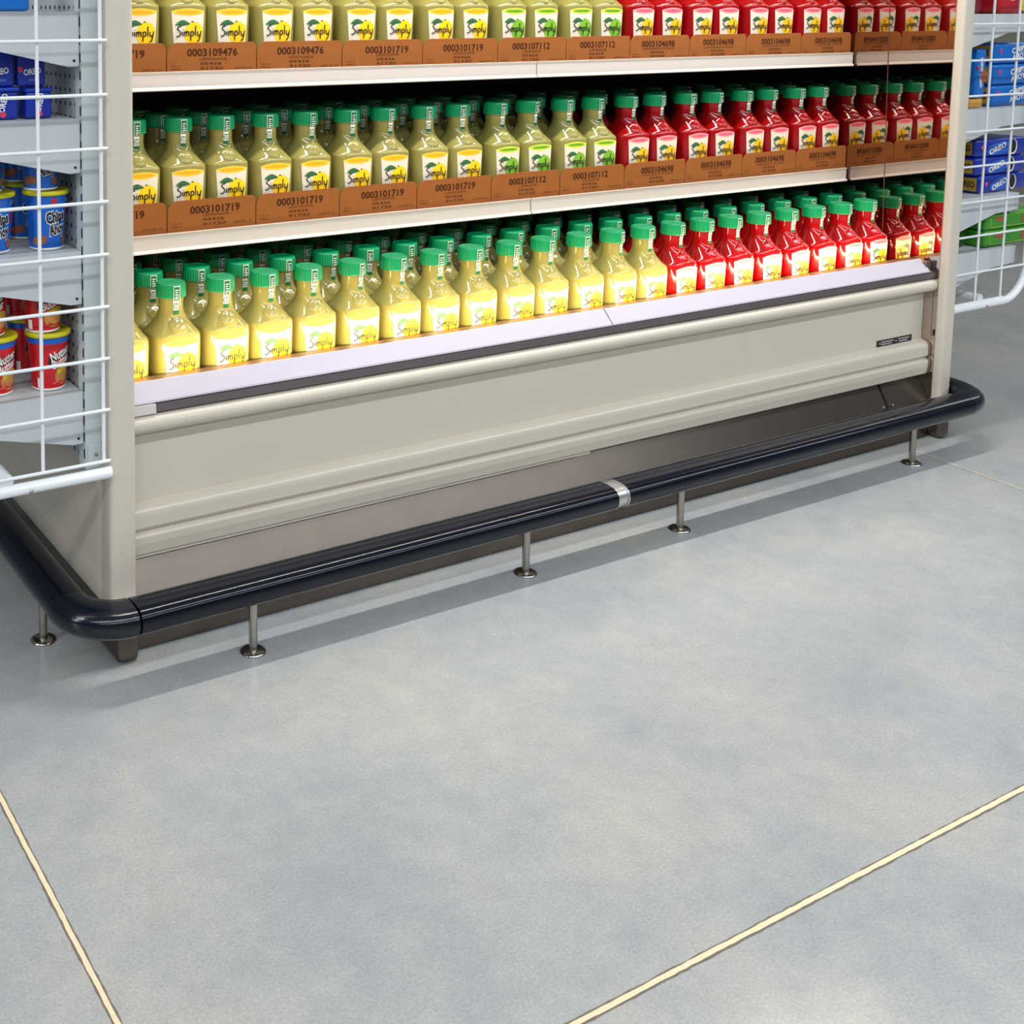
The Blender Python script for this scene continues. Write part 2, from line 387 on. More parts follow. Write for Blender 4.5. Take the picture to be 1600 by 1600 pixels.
# kick plate
mb = MB()
mb.ext([(2.125, 0.19), (2.112, 0.188), (2.062, 0.10), (2.066, 0.085), (2.066, 0.0), (2.125, 0.0)], XL + .002, XR - .005, m_kick, caps=True)
k_ = cb(mb, 'kick_plate')
for x0, x1 in ((0.850, XL), (XR, 3.532)):
    mb = MB(); mb.bbox(x0, x1, 2.028, 2.90, 0.0, 0.099, m_kick, r=0.012, n=4); cb(mb, 'toe_block')
mb = MB(); mb.ext([(2.111, 0.187), (2.060, 0.10), (2.0595, 0.1012), (2.1095, 0.1885)], 3.292, 3.299, m_slot); cb(mb, 'seam', k_)
for xx in (3.275, 3.317):
    mb = MB(); bm = bmesh.new(); bmesh.ops.create_uvsphere(bm, u_segments=10, v_segments=6, radius=0.004)
    mb.bm(bm, m_steel, True, Matrix.Translation((xx, 2.072, 0.12))); cb(mb, 'screw', k_)
# shelves
for zt, seam, br in ((1.134, 2.185, 0), (0.773, 2.178, 1)):
    for x0, x1 in ((XL, seam - 0.002), (seam + 0.002, 3.482)):
        mb = MB(); mb.box(x0, x1, 2.372, 2.93, zt - .022, zt - .0075, m_deck); s = cb(mb, 'shelf')
        mb = MB(); mb.ext([(2.3615, zt), (2.366, zt + .001), (2.3715, zt - .004), (2.3715, zt - .036), (2.362, zt - .0415), (2.3585, zt - .0395), (2.3605, zt - .036), (2.364, zt - .033), (2.364, zt - .0055)], x0, x1 - (0.008 if x1 > 3 else 0), m_rail)
        cb(mb, 'price_rail', s)
        mb = MB()
        for xb in (x0 + .02, x1 - .04): mb.ext([(2.39, zt - .022), (2.93, zt - .022), (2.93, zt - .09), (2.45, zt - .035)], xb, xb + .004, m_dark)
        cb(mb, 'bracket', s)

# ------------------------------------------------------------------ bottles
PROF = [(0.0, .044, 4.5), (.003, .050, 4.5), (.012, .0535, 4.5), (.03, .0535, 5), (.06, .0535, 5), (.10, .0545, 5), (.135, .0550, 5), (.1445, .0552, 4.6), (.1475, .0554, 4.2), (.1505, .0540, 3.8),
        (.156, .0498, 3.2), (.162, .0456, 2.8), (.169, .0402, 2.5), (.177, .0348, 2.3), (.186, .0304, 2.15), (.195, .0276, 2.05), (.204, .0265, 2), (.214, .0265, 2), (.222, .0272, 2), (.230, .0272, 2)]
PROF = [(z, a * .976, n) if z < .150 else (z, a, n) for z, a, n in PROF]
def an(z):
    for i in range(len(PROF) - 1):
        if z <= PROF[i + 1][0]:
            t = (z - PROF[i][0]) / (PROF[i + 1][0] - PROF[i][0]); return tuple(PROF[i][k] + (PROF[i + 1][k] - PROF[i][k]) * t for k in (1, 2))
    return PROF[-1][1:]
def surf(x, z, e=0.0):
    a, n = an(z); x_ = min(abs(x), a * .995)
    return (x, -((a ** n - x_ ** n) ** (1 / n)) - e, z)
def body_mesh(m):
    mb = MB(); S = 36; vs = []
    for z, a, n in PROF:
        for k in range(S):
            t = 2 * math.pi * k / S; c, s = math.cos(t), math.sin(t)
            r = a * (abs(c) ** n + abs(s) ** n) ** (-1 / n)
            flute = 0.0008 * math.cos(t * 36) if 0.02 < z < 0.12 and abs(abs(c) - abs(s)) < .5 else 0
            vs.append((r * c, r * s, z))
    fs = [(i * S + k, i * S + (k + 1) % S, (i + 1) * S + (k + 1) % S, (i + 1) * S + k) for i in range(len(PROF) - 1) for k in range(S)]
    mb.add(vs, fs, m, True); mb.add(vs, [tuple(range(S - 1, -1, -1))], m)
    # embossed fruit on the shoulder
    rnd = random.Random(3); n, q = 24, 9; vs = [None] * (n * q + 1); C = Vector((0, -.0398, .1700)); up = Vector((0, .62, .785)); rt = Vector((1, 0, 0)); nn = Vector((0, -.785, .62))
    for j in range(q):
        ph = math.pi / 2 * (1 - j / (q - 1)) if q > 1 else 0
        ph = (math.pi / 2) * (1 - j / q)
        for k in range(n):
            t = 2 * math.pi * k / n
            rr = .0235 * math.sin(ph)
            h = .0085 * math.cos(ph) ** .55 - .0032 - (rr * math.cos(t)) ** 2 / .088
            d = -.0011 if rnd.random() < .22 and j > 1 else 0
            p = C + rt * rr * math.cos(t) * 1.05 + up * rr * math.sin(t) * .86 + nn * (h + d)
            vs[j * n + k] = tuple(p)
    vs[n * q] = tuple(C + nn * .0052)
    fs = [(j * n + k, j * n + (k + 1) % n, (j + 1) * n + (k + 1) % n, (j + 1) * n + k) for j in range(q - 1) for k in range(n)] + [((q - 1) * n + k, (q - 1) * n + (k + 1) % n, n * q) for k in range(n)]
    mb.add(vs, fs, m, True)
    return mb.mesh('bottle_body')
def cap_mesh():
    mb = MB(); S = 96
    prof = [(.0318, .2255, 1), (.0324, .2275, 1), (.0322, .247, 1), (.0315, .2535, 0), (.0300, .2565, 0), (.0270, .2570, 0), (.0262, .2560, 0), (.0, .2560, 0)]
    vs = []
    for r, z, rib in prof[:-1]:
        for k in range(S):
            t = 2 * math.pi * k / S; rr = r - (0.0007 if (k % 3 == 0 and rib) else 0)
            vs.append((rr * math.cos(t), rr * math.sin(t), z))
    nR = len(prof) - 1
    fs = [(i * S + k, i * S + (k + 1) % S, (i + 1) * S + (k + 1) % S, (i + 1) * S + k) for i in range(nR - 1) for k in range(S)]
    mb.add(vs, fs, m_cap, False); mb.add(vs, [tuple(range(S - 1, -1, -1)), tuple(range((nR - 1) * S, nR * S))], m_cap)
    return mb.mesh('cap')
SIMPLY = [[(.17, .92), (.13, 1.0), (.06, .88), (.05, .70), (.12, .55), (.16, .38), (.13, .16), (.05, .04), (.0, .10)],
          [(.225, .52), (.22, .12)], [(.24, .70), (.245, .64)],
          [(.29, .08), (.29, .50), (.30, .38), (.345, .52), (.37, .42), (.37, .08)], [(.37, .36), (.42, .52), (.455, .42), (.46, .08)],
          [(.53, -.34), (.53, .52)], [(.53, .40), (.58, .53), (.635, .40), (.62, .18), (.54, .08)],
          [(.71, 1.02), (.70, .12)],
          [(.775, .52), (.79, .16), (.84, .10), (.885, .28)], [(.92, .56), (.885, .10), (.84, -.28), (.77, -.38)]]
def label_mesh(kind):
    mb = MB()
    zt, zb = .1375, .040
    def top(x): return zt + .0060 * (1 - (x / .041) ** 2)
    n = 12; wt, wb = .0405, .0335
    vs = []; R = 10
    for j in range(R + 1):
        for i in range(n + 1):
            u = -1 + 2 * i / n; t = j / R
            w = wb + (wt - wb) * t; x = u * w; z = zb + (top(x) - zb) * t
            vs.append(surf(x, z, .0006))
    mb.add(vs, [(j * (n + 1) + i, j * (n + 1) + i + 1, (j + 1) * (n + 1) + i + 1, (j + 1) * (n + 1) + i) for j in range(R) for i in range(n)], m_white, True)
    bandc, ellc = {'lem': (m_yel, m_org), 'lime': (m_lgrn2, m_lgrn), 'red': (mat('print_pale_pink', (250, 150, 160), .45), m_pink)}[kind]
    # coloured band along the top edge with an inner ellipse
    up = [(x, top(x) - .0004) for x in [(-1 + 2 * k / 12) * .0395 for k in range(13)]]
    lo = [(x, .1345 - .0070 * (1 - (x / .040) ** 2)) for x in [(1 - 2 * k / 12) * .0385 for k in range(13)]]
    poly(mb, up + lo, surf, bandc, .0010)
    poly(mb, ell(0, .1355, .031, .0040, 24), surf, ellc, .0014)
    if kind != 'lem':
        txt = '100% NATURAL' if kind == 'lime' else 'ALL NATURAL'
        add_text(mb, 'ALL NATURAL', surf, 0, .1340, .003, m_dgrn if kind == 'lime' else m_pink2, w=.042, eps=.0018)
    fruit = {'lem': m_yel, 'lime': m_lgrn, 'red': m_gold}[kind]
    fcx, fcz, fr = .014, .088, .0245
    pts = [(min(x, .0355), max(z, .044)) for x, z in ell(fcx, fcz, fr * .98, fr * 1.05, 30)]
    poly(mb, pts, surf, fruit, .0010)
    poly(mb, [(.006, .1125), (.010, .1165), (.0135, .1125)], surf, m_dgrn, .0014)
    leaf = smooth_pts([(-.033, .106), (-.025, .1135), (-.014, .1175), (-.004, .1145), (.004, .1085), (-.006, .1065), (-.016, .105), (-.025, .1055), (-.033, .106)], 3)[:-1]
    poly(mb, leaf, surf, m_dgrn, .0014)
    stroke(mb, smooth_pts([(-.03, .107), (-.018, .1125), (-.004, .1115)]), .0009, surf, mat('leaf_vein', (90, 150, 80), .5), .0018)
    for s in SIMPLY:
        p = [(-.0300 + x * .067, .0800 + z * .0240) for x, z in s]
        stroke(mb, smooth_pts(p, 3) if len(p) > 2 else p, .0028, surf, m_pk, .0022)
    add_text(mb, {'lem': 'Lemonade', 'lime': 'Limeade', 'red': 'Lemonade'}[kind], surf, 0, .0595, .009, m_pk, w=.052, eps=.0022)
    add_text(mb, {'lem': 'LEMONADE', 'lime': 'LIMEADE', 'red': 'WITH RASPBERRY'}[kind], surf, 0, .049, .004, m_pk, w=.036, eps=.0022)
    return mb.mesh('label')
def seal_mesh():
    mb = MB(); path = [(.0331, .2535), (.0331, .247), (.0331, .228), (.0290, .2215), (.0276, .214), (.0275, .204), (.0278, .1955), (.0284, .1915)]
    def fn(x, s, e):
        # s in 0..1 along path from bottom to top
        P = path[::-1]; L = [0]
        for i in range(len(P) - 1): L.append(L[-1] + math.dist(P[i], P[i + 1]))
        d = s * L[-1]; i = 0
        while i < len(P) - 2 and d > L[i + 1]: i += 1
        t = (d - L[i]) / (L[i + 1] - L[i]); r = P[i][0] + (P[i + 1][0] - P[i][0]) * t; z = P[i][1] + (P[i + 1][1] - P[i][1]) * t
        a = x / .030; return ((r + e) * math.sin(a), -(r + e) * math.cos(a), z)
    n, R = 4, 14; w = .0068
    def strip(x0, x1, s0, s1, m, e, n=2, R=4):
        vs = [fn(x0 + (x1 - x0) * i / n, s0 + (s1 - s0) * j / R, e) for j in range(R + 1) for i in range(n + 1)]
        mb.add(vs, [(j * (n + 1) + i, j * (n + 1) + i + 1, (j + 1) * (n + 1) + i + 1, (j + 1) * (n + 1) + i) for j in range(R) for i in range(n)], m)
    strip(-w, w, 0, 1, m_wh2, .0003, 4, 14)
    strip(-w * .84, w * .84, .46, .97, m_sealg, .0007, 4, 10)
    strip(-w, w, 0, .13, m_sealg, .0007, 4, 3)
    rnd = random.Random(5)
    for s0 in (.17, .25, .33): 
        for x0 in (-.8, -.2, .4): strip(x0 * w + rnd.uniform(-.3, .1) * w, (x0 + .35) * w, s0, s0 + rnd.uniform(.03, .06), m_sealg, .0009, 1, 1)
    for s0 in (.52, .60, .68, .76, .84): strip(-w * .5, w * rnd.uniform(.1, .6), s0, s0 + .035, m_wh2, .0010, 1, 1)
    return mb.mesh('seal')
BODY = {'lem': body_mesh(m_lem), 'lime': body_mesh(m_lime), 'red': body_mesh(m_red)}
LAB = {k: label_mesh(k) for k in BODY}
CAPM, SEALM = cap_mesh(), seal_mesh()
ORD = ['first', 'second', 'third', 'fourth', 'fifth', 'sixth', 'seventh', 'eighth', 'ninth', 'tenth', 'eleventh', 'twelfth', 'thirteenth', 'fourteenth', 'fifteenth', 'sixteenth', 'seventeenth', 'eighteenth', 'nineteenth', 'twentieth', 'twenty-first', 'twenty-second']
PROTO = {}
WHAT = {'lem': 'pale lemonade bottle, yellow label', 'lime': 'pale limeade bottle, lime-green label', 'red': 'red raspberry lemonade bottle'}
def make_bottle(kind):
    r = empty('juice_bottle'); tag(r, WHAT[kind], 'bottle')
    put('bottle_body', BODY[kind], r); put('cap', CAPM, r); put('label', LAB[kind], r); put('seal', SEALM, r)
    return r
def bottle(kind, x, y, z, label, group):
    first = kind not in PROTO
    if first: PROTO[kind] = make_bottle(kind)
    r = PROTO[kind] if first else copy_tree(PROTO[kind])
    r.location = (x, y, z); r.rotation_euler = (0, 0, random.uniform(-.02, .02))
    r['label'] = label; r['group'] = group
    for c in r.children:
        b = c.name.split('.')[0]
        if b == 'cap': c.rotation_euler = (0, 0, random.uniform(0, 6))
        if b == 'seal': c.rotation_euler = (0, random.choice([0, 0, 0, .12, -.05]) * 0, random.gauss(-.04, .10))
def kind_of(i, row3=False):
    if row3: return 'lem' if i < 14 else 'red'
    return 'lem' if i < 10 else 'lime' if i < 14 else 'red'
ROWN = ['front row', 'second row back', 'third row back', 'fourth row back']
B3 = [.9555, 1.077, 1.197, 1.308, 1.424, 1.545, 1.664, 1.780, 1.896, 2.017, 2.130, 2.252, 2.370, 2.483, 2.597, 2.711, 2.825, 2.944, 3.064, 3.184, 3.305, 3.424]
E2 = [XL + .001, 1.121, 1.349, 1.581, 1.812, 2.050, 2.286, 2.524, 2.763, 3.003, 3.243, 3.481]
E1 = [XL + .001, 1.121, 1.349, 1.583, 1.821, 2.060, 2.294, 2.527, 2.760, 2.995, 3.238, 3.474]
def pairs(E): return [c for a, b in zip(E, E[1:]) for c in ((a + b) / 2 - .0553, (a + b) / 2 + .0553)]
B1, B2 = pairs(E1), pairs(E2)
for r in range(4):
    for i, x in enumerate(B3):
        jx = 0 if r == 0 else random.uniform(-.001, .001)
        k = kind_of(i, True)
        bottle(k, x + jx, 2.262 + .1155 * r, .4345, '%s, %s from left, %s, bottom tank' % (WHAT[k], ORD[i], ROWN[r]), 'juice bottles in the bottom tank')
for lev, B, z0, nm in ((2, B2, .7696, 'lower shelf'), (1, B1, 1.1301, 'upper shelf')):
    for r in range(3):
        for i, x in enumerate(B):
            k = kind_of(i); jy = random.uniform(0, .0015) if r == 0 else 0
            bottle(k, x, 2.4355 + .1155 * r + jy, z0, '%s, %s from left, %s, %s' % (WHAT[k], ORD[i], ROWN[r], nm), 'juice bottles on the ' + nm)

# ------------------------------------------------------------------ cardboard trays
def tray(x0, x1, zb, h, codes, label, group, jit, rr):
    t = empty('cardboard_tray', ((x0 + x1) / 2, 2.376, zb)); tag(t, label, 'cardboard tray', group)
    w = (x1 - x0) / 2 - .0012; yb = 0.40
    mb = MB()
    r1, r2 = rr
    pr = [(-w, 0), (w, 0)] + [(w - r2 + r2 * math.cos(a), h - r2 + r2 * math.sin(a)) for a in [math.pi / 2 * k / 6 for k in range(7)]] + [(-w + r1 + r1 * math.cos(a), h - r1 + r1 * math.sin(a)) for a in [math.pi / 2 + math.pi / 2 * k / 6 for k in range(7)]]
    mb.box(-w, -w + .0015, .0005, yb, 0, h * .9, m_card); mb.box(w - .0015, w, .0005, yb, 0, h * .9, m_card)
    mb.box(-w, w, yb, yb + .003, 0, h * .9, m_card); mb.box(-w + .002, w - .002, .0005, yb, 0, .0012, m_card)
    mb.build('tray_body', t)
    mb = MB(); mb.ext(pr, -0.003, 0.0, m_card, axis='Y')
    fn = lambda x, z, e: (x, -.003 - e, z)
    add_text(mb, codes[0], fn, jit, h - .030 - abs(jit) * .2, .0165, m_ink, w=.128, eps=.0003, bold=.030)
    add_text(mb, codes[1], fn, jit + .002, h - .0395, .0056, m_ink, w=.010 * len(codes[1]) ** .92, eps=.0003)
    add_text(mb, codes[2], fn, jit - .004, h - .050, .0062, m_ink, w=.054, eps=.0003, bold=.01)
    add_text(mb, codes[3], fn, jit - .002, h - .0605, .0062, m_ink, w=.058, eps=.0003, bold=.01)
    add_text(mb, 'JUN 25 12', fn, w - .034, h - .0605, .0042, m_ink, w=.046, eps=.0003)
    add_text(mb, '10:14', fn, -w + .022, h - .0535, .0036, m_ink, w=.024, eps=.0003)
    add_text(mb, 'MM 2', fn, -w + .022, h - .0605, .0042, m_ink, w=.024, eps=.0003)
    mb.build('front_flap', t)
LE, LI, RA = ('LEMONADE', '05426', '91730'), ('LIMEADE', '05426', '91730'), ('LEMONADE W RASP', '05426', '47308')
rows = ((E1, 1.1285, .069, 'upper shelf', ['0003101719', '0003109476', '0003109476', '0003101719', '0003101719', '0003107112', '0003107112'] + ['0003104698'] * 4),
        (E2, .768, .0755, 'lower shelf', ['0003101719'] * 5 + ['0003107112'] * 2 + ['0003104698'] * 4))
random.seed(21)
for E, zb, h, nm, codes in rows:
    for i in range(11):
        nmz = LE if i < 5 else LI if i < 7 else RA
        tray(E[i], E[i + 1], zb, h, (codes[i],) + nmz, 'brown cardboard tray printed %s, %s from left on the %s' % (codes[i], ORD[i], nm), 'cardboard trays on the ' + nm, random.uniform(-.008, .012), (.026, random.choice([.004, .010, .014])))

# ------------------------------------------------------------------ bumper rail
SEC = [(-.034, .113), (.014, .108), (.027, .112), (.035, .121), (.0385, .135), (.037, .146), (.031, .155), (.020, .1605), (.004, .1625), (-.014, .163), (-.028, .161), (-.034, .156)]
def path_pt(kind, t):
    """centre line and outward direction"""
    x0, x1, y, R = .753, 3.583, 1.955, (.125 if kind in ('R', 'CR') else .095)
    if kind == 'L': return Vector((x0, y + R + t, 0)), Vector((-1, 0, 0))
    if kind == 'R': return Vector((x1, y + R + t, 0)), Vector((1, 0, 0))
    if kind == 'F': return Vector((t, y, 0)), Vector((0, -1, 0))
    if kind == 'CL': a = math.pi + t * math.pi / 2; c = Vector((x0 + R, y + R, 0))
    else: a = -math.pi / 2 + t * math.pi / 2; c = Vector((x1 - R, y + R, 0))
    d = Vector((math.cos(a), math.sin(a), 0)); return c + d * R, d
def sweep(mb, kind, ts, m, k=1.0, smooth=True):
    vs = []; n = len(SEC); cu, cz = .002, .138
    for t in ts:
        c, d = path_pt(kind, t)
        for u, z in SEC:
            p = c + d * (cu + (u - cu) * k); vs.append((p.x, p.y, cz + (z - cz) * k))
    mb.add(vs, [(i * n + j, i * n + (j + 1) % n, (i + 1) * n + (j + 1) % n, (i + 1) * n + j) for i in range(len(ts) - 1) for j in range(n)], m, smooth)
    mb.add(vs, [tuple(range(n)), tuple(range(len(ts) * n - 1, (len(ts) - 1) * n - 1, -1))], m)
bump = empty('bumper_rail', (0, 0, 0)); tag(bump, 'navy-black bumper rail on steel posts around the case foot', 'bumper rail')
mb = MB(); sweep(mb, 'L', [0.003, .95], m_bumper); mb.build('rail', bump)
mb = MB(); sweep(mb, 'CL', [k / 12 for k in range(13)], m_bumpcap, 1.03, True); mb.build('corner_cap', bump)
mb = MB(); sweep(mb, 'F', [.853, 2.062], m_bumper); mb.build('rail', bump)
mb = MB(); sweep(mb, 'F', [2.0625, 2.066], m_clip, 1.0); sweep(mb, 'F', [2.066, 2.094], m_clip, .92); sweep(mb, 'F', [2.094, 2.0975], m_clip, 1.0)
o = mb.build('joint_clip', bump); o['label'] = 'silver clip joining the rail'
mb = MB(); sweep(mb, 'F', [2.098, 3.457], m_bumper); mb.build('rail', bump)
mb = MB(); sweep(mb, 'CR', [k / 12 for k in range(13)], m_bumpcap, 1.0, True); mb.build('corner_cap', bump)
mb = MB(); sweep(mb, 'R', [0.003, .95], m_bumper); mb.build('rail', bump)
for x, y in ((1.109, 1.955), (1.819, 1.957), (2.313, 1.957), (3.233, 1.955), (.753, 2.189), (.753, 2.75), (3.583, 2.25), (3.583, 2.8)):
    mb = MB(); mb.lathe([(.0085, .001), (.0085, .115)], m_steel, 20); p = mb.build('post', bump, (x, y, 0))
    mb = MB(); mb.lathe([(.026, .0), (.026, .0025), (.021, .005), (.0088, .006)], m_steel, 28); mb.build('floor_flange', p)

# ------------------------------------------------------------------ side shelf wings with wire grids
def wing(side, x0, zs, wires_h, wires_v, ztube, label):
    s = -1 if side == 'L' else 1
    X = lambda d: x0 + s * d
    w = empty('side_shelf_unit', (x0, 2.1, 0)); tag(w, label, 'shelf unit', 'side shelf units on the case ends')
    off = -Vector(w.location)
    def B(mb, name, par=w):
        o = mb.build(name, par); o.location = off if par is w else (0, 0, 0); return o
    def bx(mb, d0, d1, y0, y1, z0, z1, m): mb.box(min(X(d0), X(d1)), max(X(d0), X(d1)), y0, y1, z0, z1, m)
    zlo = .388 if side == 'L' else .42
    mb = MB(); bx(mb, .0005, .034, 2.08, 2.115, zlo, 2.0, m_upr); u = B(mb, 'upright')
    mb = MB()
    z = zlo + .02
    while z < 1.95:
        bx(mb, .0343, .0349, 2.0835, 2.0885, z, z + .018, m_slot); z += .0333
    B(mb, 'slot_row', u)
    mb = MB(); bx(mb, .030, .0325, 2.116, 2.93, zlo + .01, 2.0, m_perf); B(mb, 'perforated_panel')
    dend = .372
    for zt in zs:
        mb = MB(); bx(mb, .036, dend, 2.092, 2.92, zt - .012, zt, m_wing); bx(mb, dend - .003, dend, 2.092, 2.92, zt - .06, zt - .012, m_wing)
        sh = B(mb, 'shelf')
        for y0 in (2.086, 2.90):
            mb = MB(); p = [(.036, 0.001), (dend, 0.001), (dend, -.052), (.25, -.057), (.057, -.102), (.036, -.101)]
            pp = [(X(a), zt + b) for a, b in p]
            if s < 0: pp = pp[::-1]
            mb.ext(pp, y0, y0 + .0045, m_wing, axis='Y'); 
            mb.ext([(X(.046) + .0028 * math.cos(t), zt - .0905 + .0028 * math.sin(t)) for t in [k * math.pi / 6 for k in range(12)]], y0 - .0006, y0, m_slot, axis='Y')
            B(mb, 'bracket', sh)
    mb = MB(); yg = 2.03 if side == 'L' else 2.055; xe = X(.378)
    for z in wires_h: mb.tube([(X(.004), yg, z), (xe if z > wires_h[0] + .02 else X(.262), yg, z)], .0034, m_wirew, 8)
    for d in wires_v: mb.tube([(X(d), yg + .006, wires_h[0]), (X(d), yg + .006, 1.95)], .0036, m_wirew, 8)
    B(mb, 'wire_grid')
    mb = MB(); r = .12; xo = .382
    pts = [(X(.003), yg, ztube), (X(xo - r), yg, ztube)] + [(X(xo - r + r * math.sin(a)), yg, ztube + r - r * math.cos(a)) for a in [math.pi / 2 * k / 8 for k in range(1, 9)]] + [(X(xo), yg, 1.98)]
    mb.tube(pts, .0115, m_wirew, 16); B(mb, 'frame_tube')
    mb = MB(); mb.tube([(X(.20), yg + .030, ztube + .006), (X(.20), 2.9, ztube + .006)], .015, m_wirew, 14)
    mb.tube([(X(.003), 2.12, ztube + .006), (X(.03), 2.12, ztube + .006)], .006, m_wirew, 10); B(mb, 'base_tube')
    mb = MB(); bx(mb, .003, .030, 2.0765, 2.0795, zlo + .012, zlo + .050, m_upr); bk = B(mb, 'mounting_tab')
    mb = MB(); bm = bmesh.new(); bmesh.ops.create_uvsphere(bm, u_segments=10, v_segments=6, radius=.004); mb.bm(bm, m_steel, True, Matrix.Translation((X(.014), 2.0758, zlo + .028))); B(mb, 'screw', bk)
    mb = MB(); bm = bmesh.new(); bmesh.ops.create_uvsphere(bm, u_segments=10, v_segments=6, radius=.004); mb.bm(bm, m_steel, True, Matrix.Translation((X(.165), yg - .0115, ztube - .003))); B(mb, 'screw')
    return w
wing('L', .841, [1.268, 1.067, .815, .540], [.418 + .0998 * k for k in range(16)], [.0145, .136, .258], .395, 'white wire-ended shelf unit left of the case, holding cookie cups')
wing('R', 3.541, [1.254, .971, .702, .534], [.391, .482, .594, .6985, .806, .910, 1.0157, 1.120, 1.226, 1.332, 1.438, 1.544], [.127, .258], .3785, 'white wire-ended shelf unit right of the case, holding cookie packs')

# ------------------------------------------------------------------ cups
def cup(kind, x, y, z, h, rt, rz, label, group, scale=1.0):
    c = empty('cookie_cup', (x, y, z), rz); tag(c, label, 'cookie cup', group); c.scale = (scale,) * 3
    base = {'chips': m_cupblue, 'nutter': m_cupred}[kind]; rb = rt * .80
    mb = MB(); mb.lathe([(rb - .001, 0), (rb + .0006, .001), (rb + .0006, .0045), (rb, .0045)], m_wh2, 36); mb.lathe([(rb, .0045), (rt, h)], base, 36)
    cb_ = mb.build('cup_body', c)
    def fn(a, zz, e):
        r = rb + (rt - rb) * zz / h + e; t = a / rt; return (r * math.sin(t), -r * math.cos(t), zz)
    mb = MB()
    if kind == 'chips':
        add_text(mb, 'Chips', fn, .000, h * .52, .021, m_wh2, w=.046, eps=.0006, rot=.16, bold=.10)
        add_text(mb, 'Ahoy', fn, .004, h * .30, .020, m_wh2, w=.042, eps=.0006, rot=.16, bold=.10)
        add_text(mb, 'Chips', fn, .000, h * .52, .021, m_pk, w=.042, eps=.0010, rot=.16, bold=.04)
        add_text(mb, 'Ahoy', fn, .004, h * .30, .020, m_pk, w=.038, eps=.0010, rot=.16, bold=.04)
        poly(mb, [(.028, h * .50), (.034, h * .50), (.040, h * .80), (.029, h * .78)], fn, m_cred, .0012); poly(mb, ell(.030, h * .40, .003, .0035, 10), fn, m_cred, .0012)
        for q, (a, zz) in enumerate(((.026, .17), (-.030, .20), (-.045, .17))): poly(mb, ell(a, h * zz, .0095, .0085, 14), fn, m_brown, .0008)
        poly(mb, ell(-.006, h * .90, .007, .006, 8, .5), fn, m_cred, .0008); add_text(mb, 'Go-Paks!', fn, .034, h * .88, .006, m_lid, w=.022, eps=.0010, rot=.2)
    else:
        mb.lathe([(rb + (rt - rb) * .88 + .0004, h * .88), (rt + .0002, h * .995)], m_cupblue, 36)
        poly(mb, ell(.018, h * .28, .030, .020, 20, .1), fn, m_tan, .0005)
        poly(mb, [(-.028, h * .44), (.028, h * .62), (.036, h * .84), (-.024, h * .66)], fn, m_pk, .0008)
        add_text(mb, 'Nutter', fn, .003, h * .62, .017, m_wh2, w=.048, eps=.0012, rot=.30, bold=.03)
        add_text(mb, 'Butter', fn, .006, h * .47, .017, m_wh2, w=.046, eps=.0012, rot=.30, bold=.03)
        add_text(mb, 'BITES', fn, .010, h * .34, .010, m_lid, w=.032, eps=.0012, rot=.26, bold=.03)
        poly(mb, [(-.04, h * .10), (.05, h * .10), (.045, h * .17), (.02, h * .13), (.0, h * .19), (-.02, h * .13)], fn, m_cupred, .0010)
        poly(mb, [(-.052, h * .06), (-.040, h * .06), (-.040, h * .24), (-.052, h * .24)], fn, m_wh2, .0008)
    mb.build('printed_art', c)
    mb = MB(); mb.lathe([(rt - .002, h - .001), (rt + .004, h), (rt + .0045, h + .006), (rt + .001, h + .0085), (rt - .004, h + .0085), (rt - .005, h + .007), (.0, h + .007)], m_lid, 36); mb.build('lid', c)
    return c
H1 = .106; G = 'cookie cups on the left shelf unit'
for q, (kind, z, nm, sh) in enumerate((('chips', .8165, 'blue cookie cup', 'left unit'), ('nutter', .5415, 'red cookie cup', 'left unit'))):
    yy = 2.150
    for j, (dx, dy) in enumerate(((.758, 0), (.655, .012), (.757, .125), (.654, .130))):
        pos = ['nearest the back panel', 'far from the back panel'][j % 2] + [', front pair', ', rear pair'][j // 2]
        cup(kind, dx, yy + dy, z, H1, .0405, random.uniform(-.05, .2) + .15, '%s, lower tier, %s, %s' % (nm, pos, sh), G)
        cup(kind, dx - .010 - (0 if j % 2 == 0 else .004), yy + dy, z + H1 + .0093, H1, .0405, random.uniform(-.1, .1), '%s, upper tier, %s, %s' % (nm, pos, sh), G)
def oreo_cup(x, y, z, w, d, h, rz, label, tilt=False):
    c = empty('cookie_carton', (x, y, z), rz); tag(c, label, 'cookie carton', 'blue cookie cartons on the left shelf unit')
    mb = MB(); mb.bbox(-w / 2, w / 2, -d / 2, d / 2, 0, h - .007, m_oblue, r=.006); mb.build('carton_body', c)
    mb = MB(); mb.bbox(-w / 2 - .002, w / 2 + .002, -d / 2 - .002, d / 2 + .002, h - .008, h, mat('lid_blue', (20, 60, 190), .3), r=.003); mb.build('lid', c)
    fn = lambda a, zz, e: (a, -d / 2 - e, zz); mb = MB()
    if tilt:
        add_text(mb, 'OREO', fn, .006, h * .50, .011, m_wh2, w=.036, eps=.0006, rot=1.35, bold=.03); poly(mb, ell(.0, h * .16, .006, .006, 8), fn, m_pink2, .0006)
    else:
        add_text(mb, 'OREO', fn, .002, h * .27, .011, m_wh2, w=.034, eps=.0006, rot=.12, bold=.03); poly(mb, ell(-.022, h * .38, .005, .0065, 5), fn, m_pink2, .0006)
        add_text(mb, 'mini', fn, .004, h * .12, .006, mat('print_pale_blue', (120, 160, 220), .5), w=.018, eps=.0006)
    mb.build('printed_art', c)
oreo_cup(.740, 2.155, 1.068, .052, .05, .058, .05, 'small blue cookie carton, lower one nearest the back panel', True)
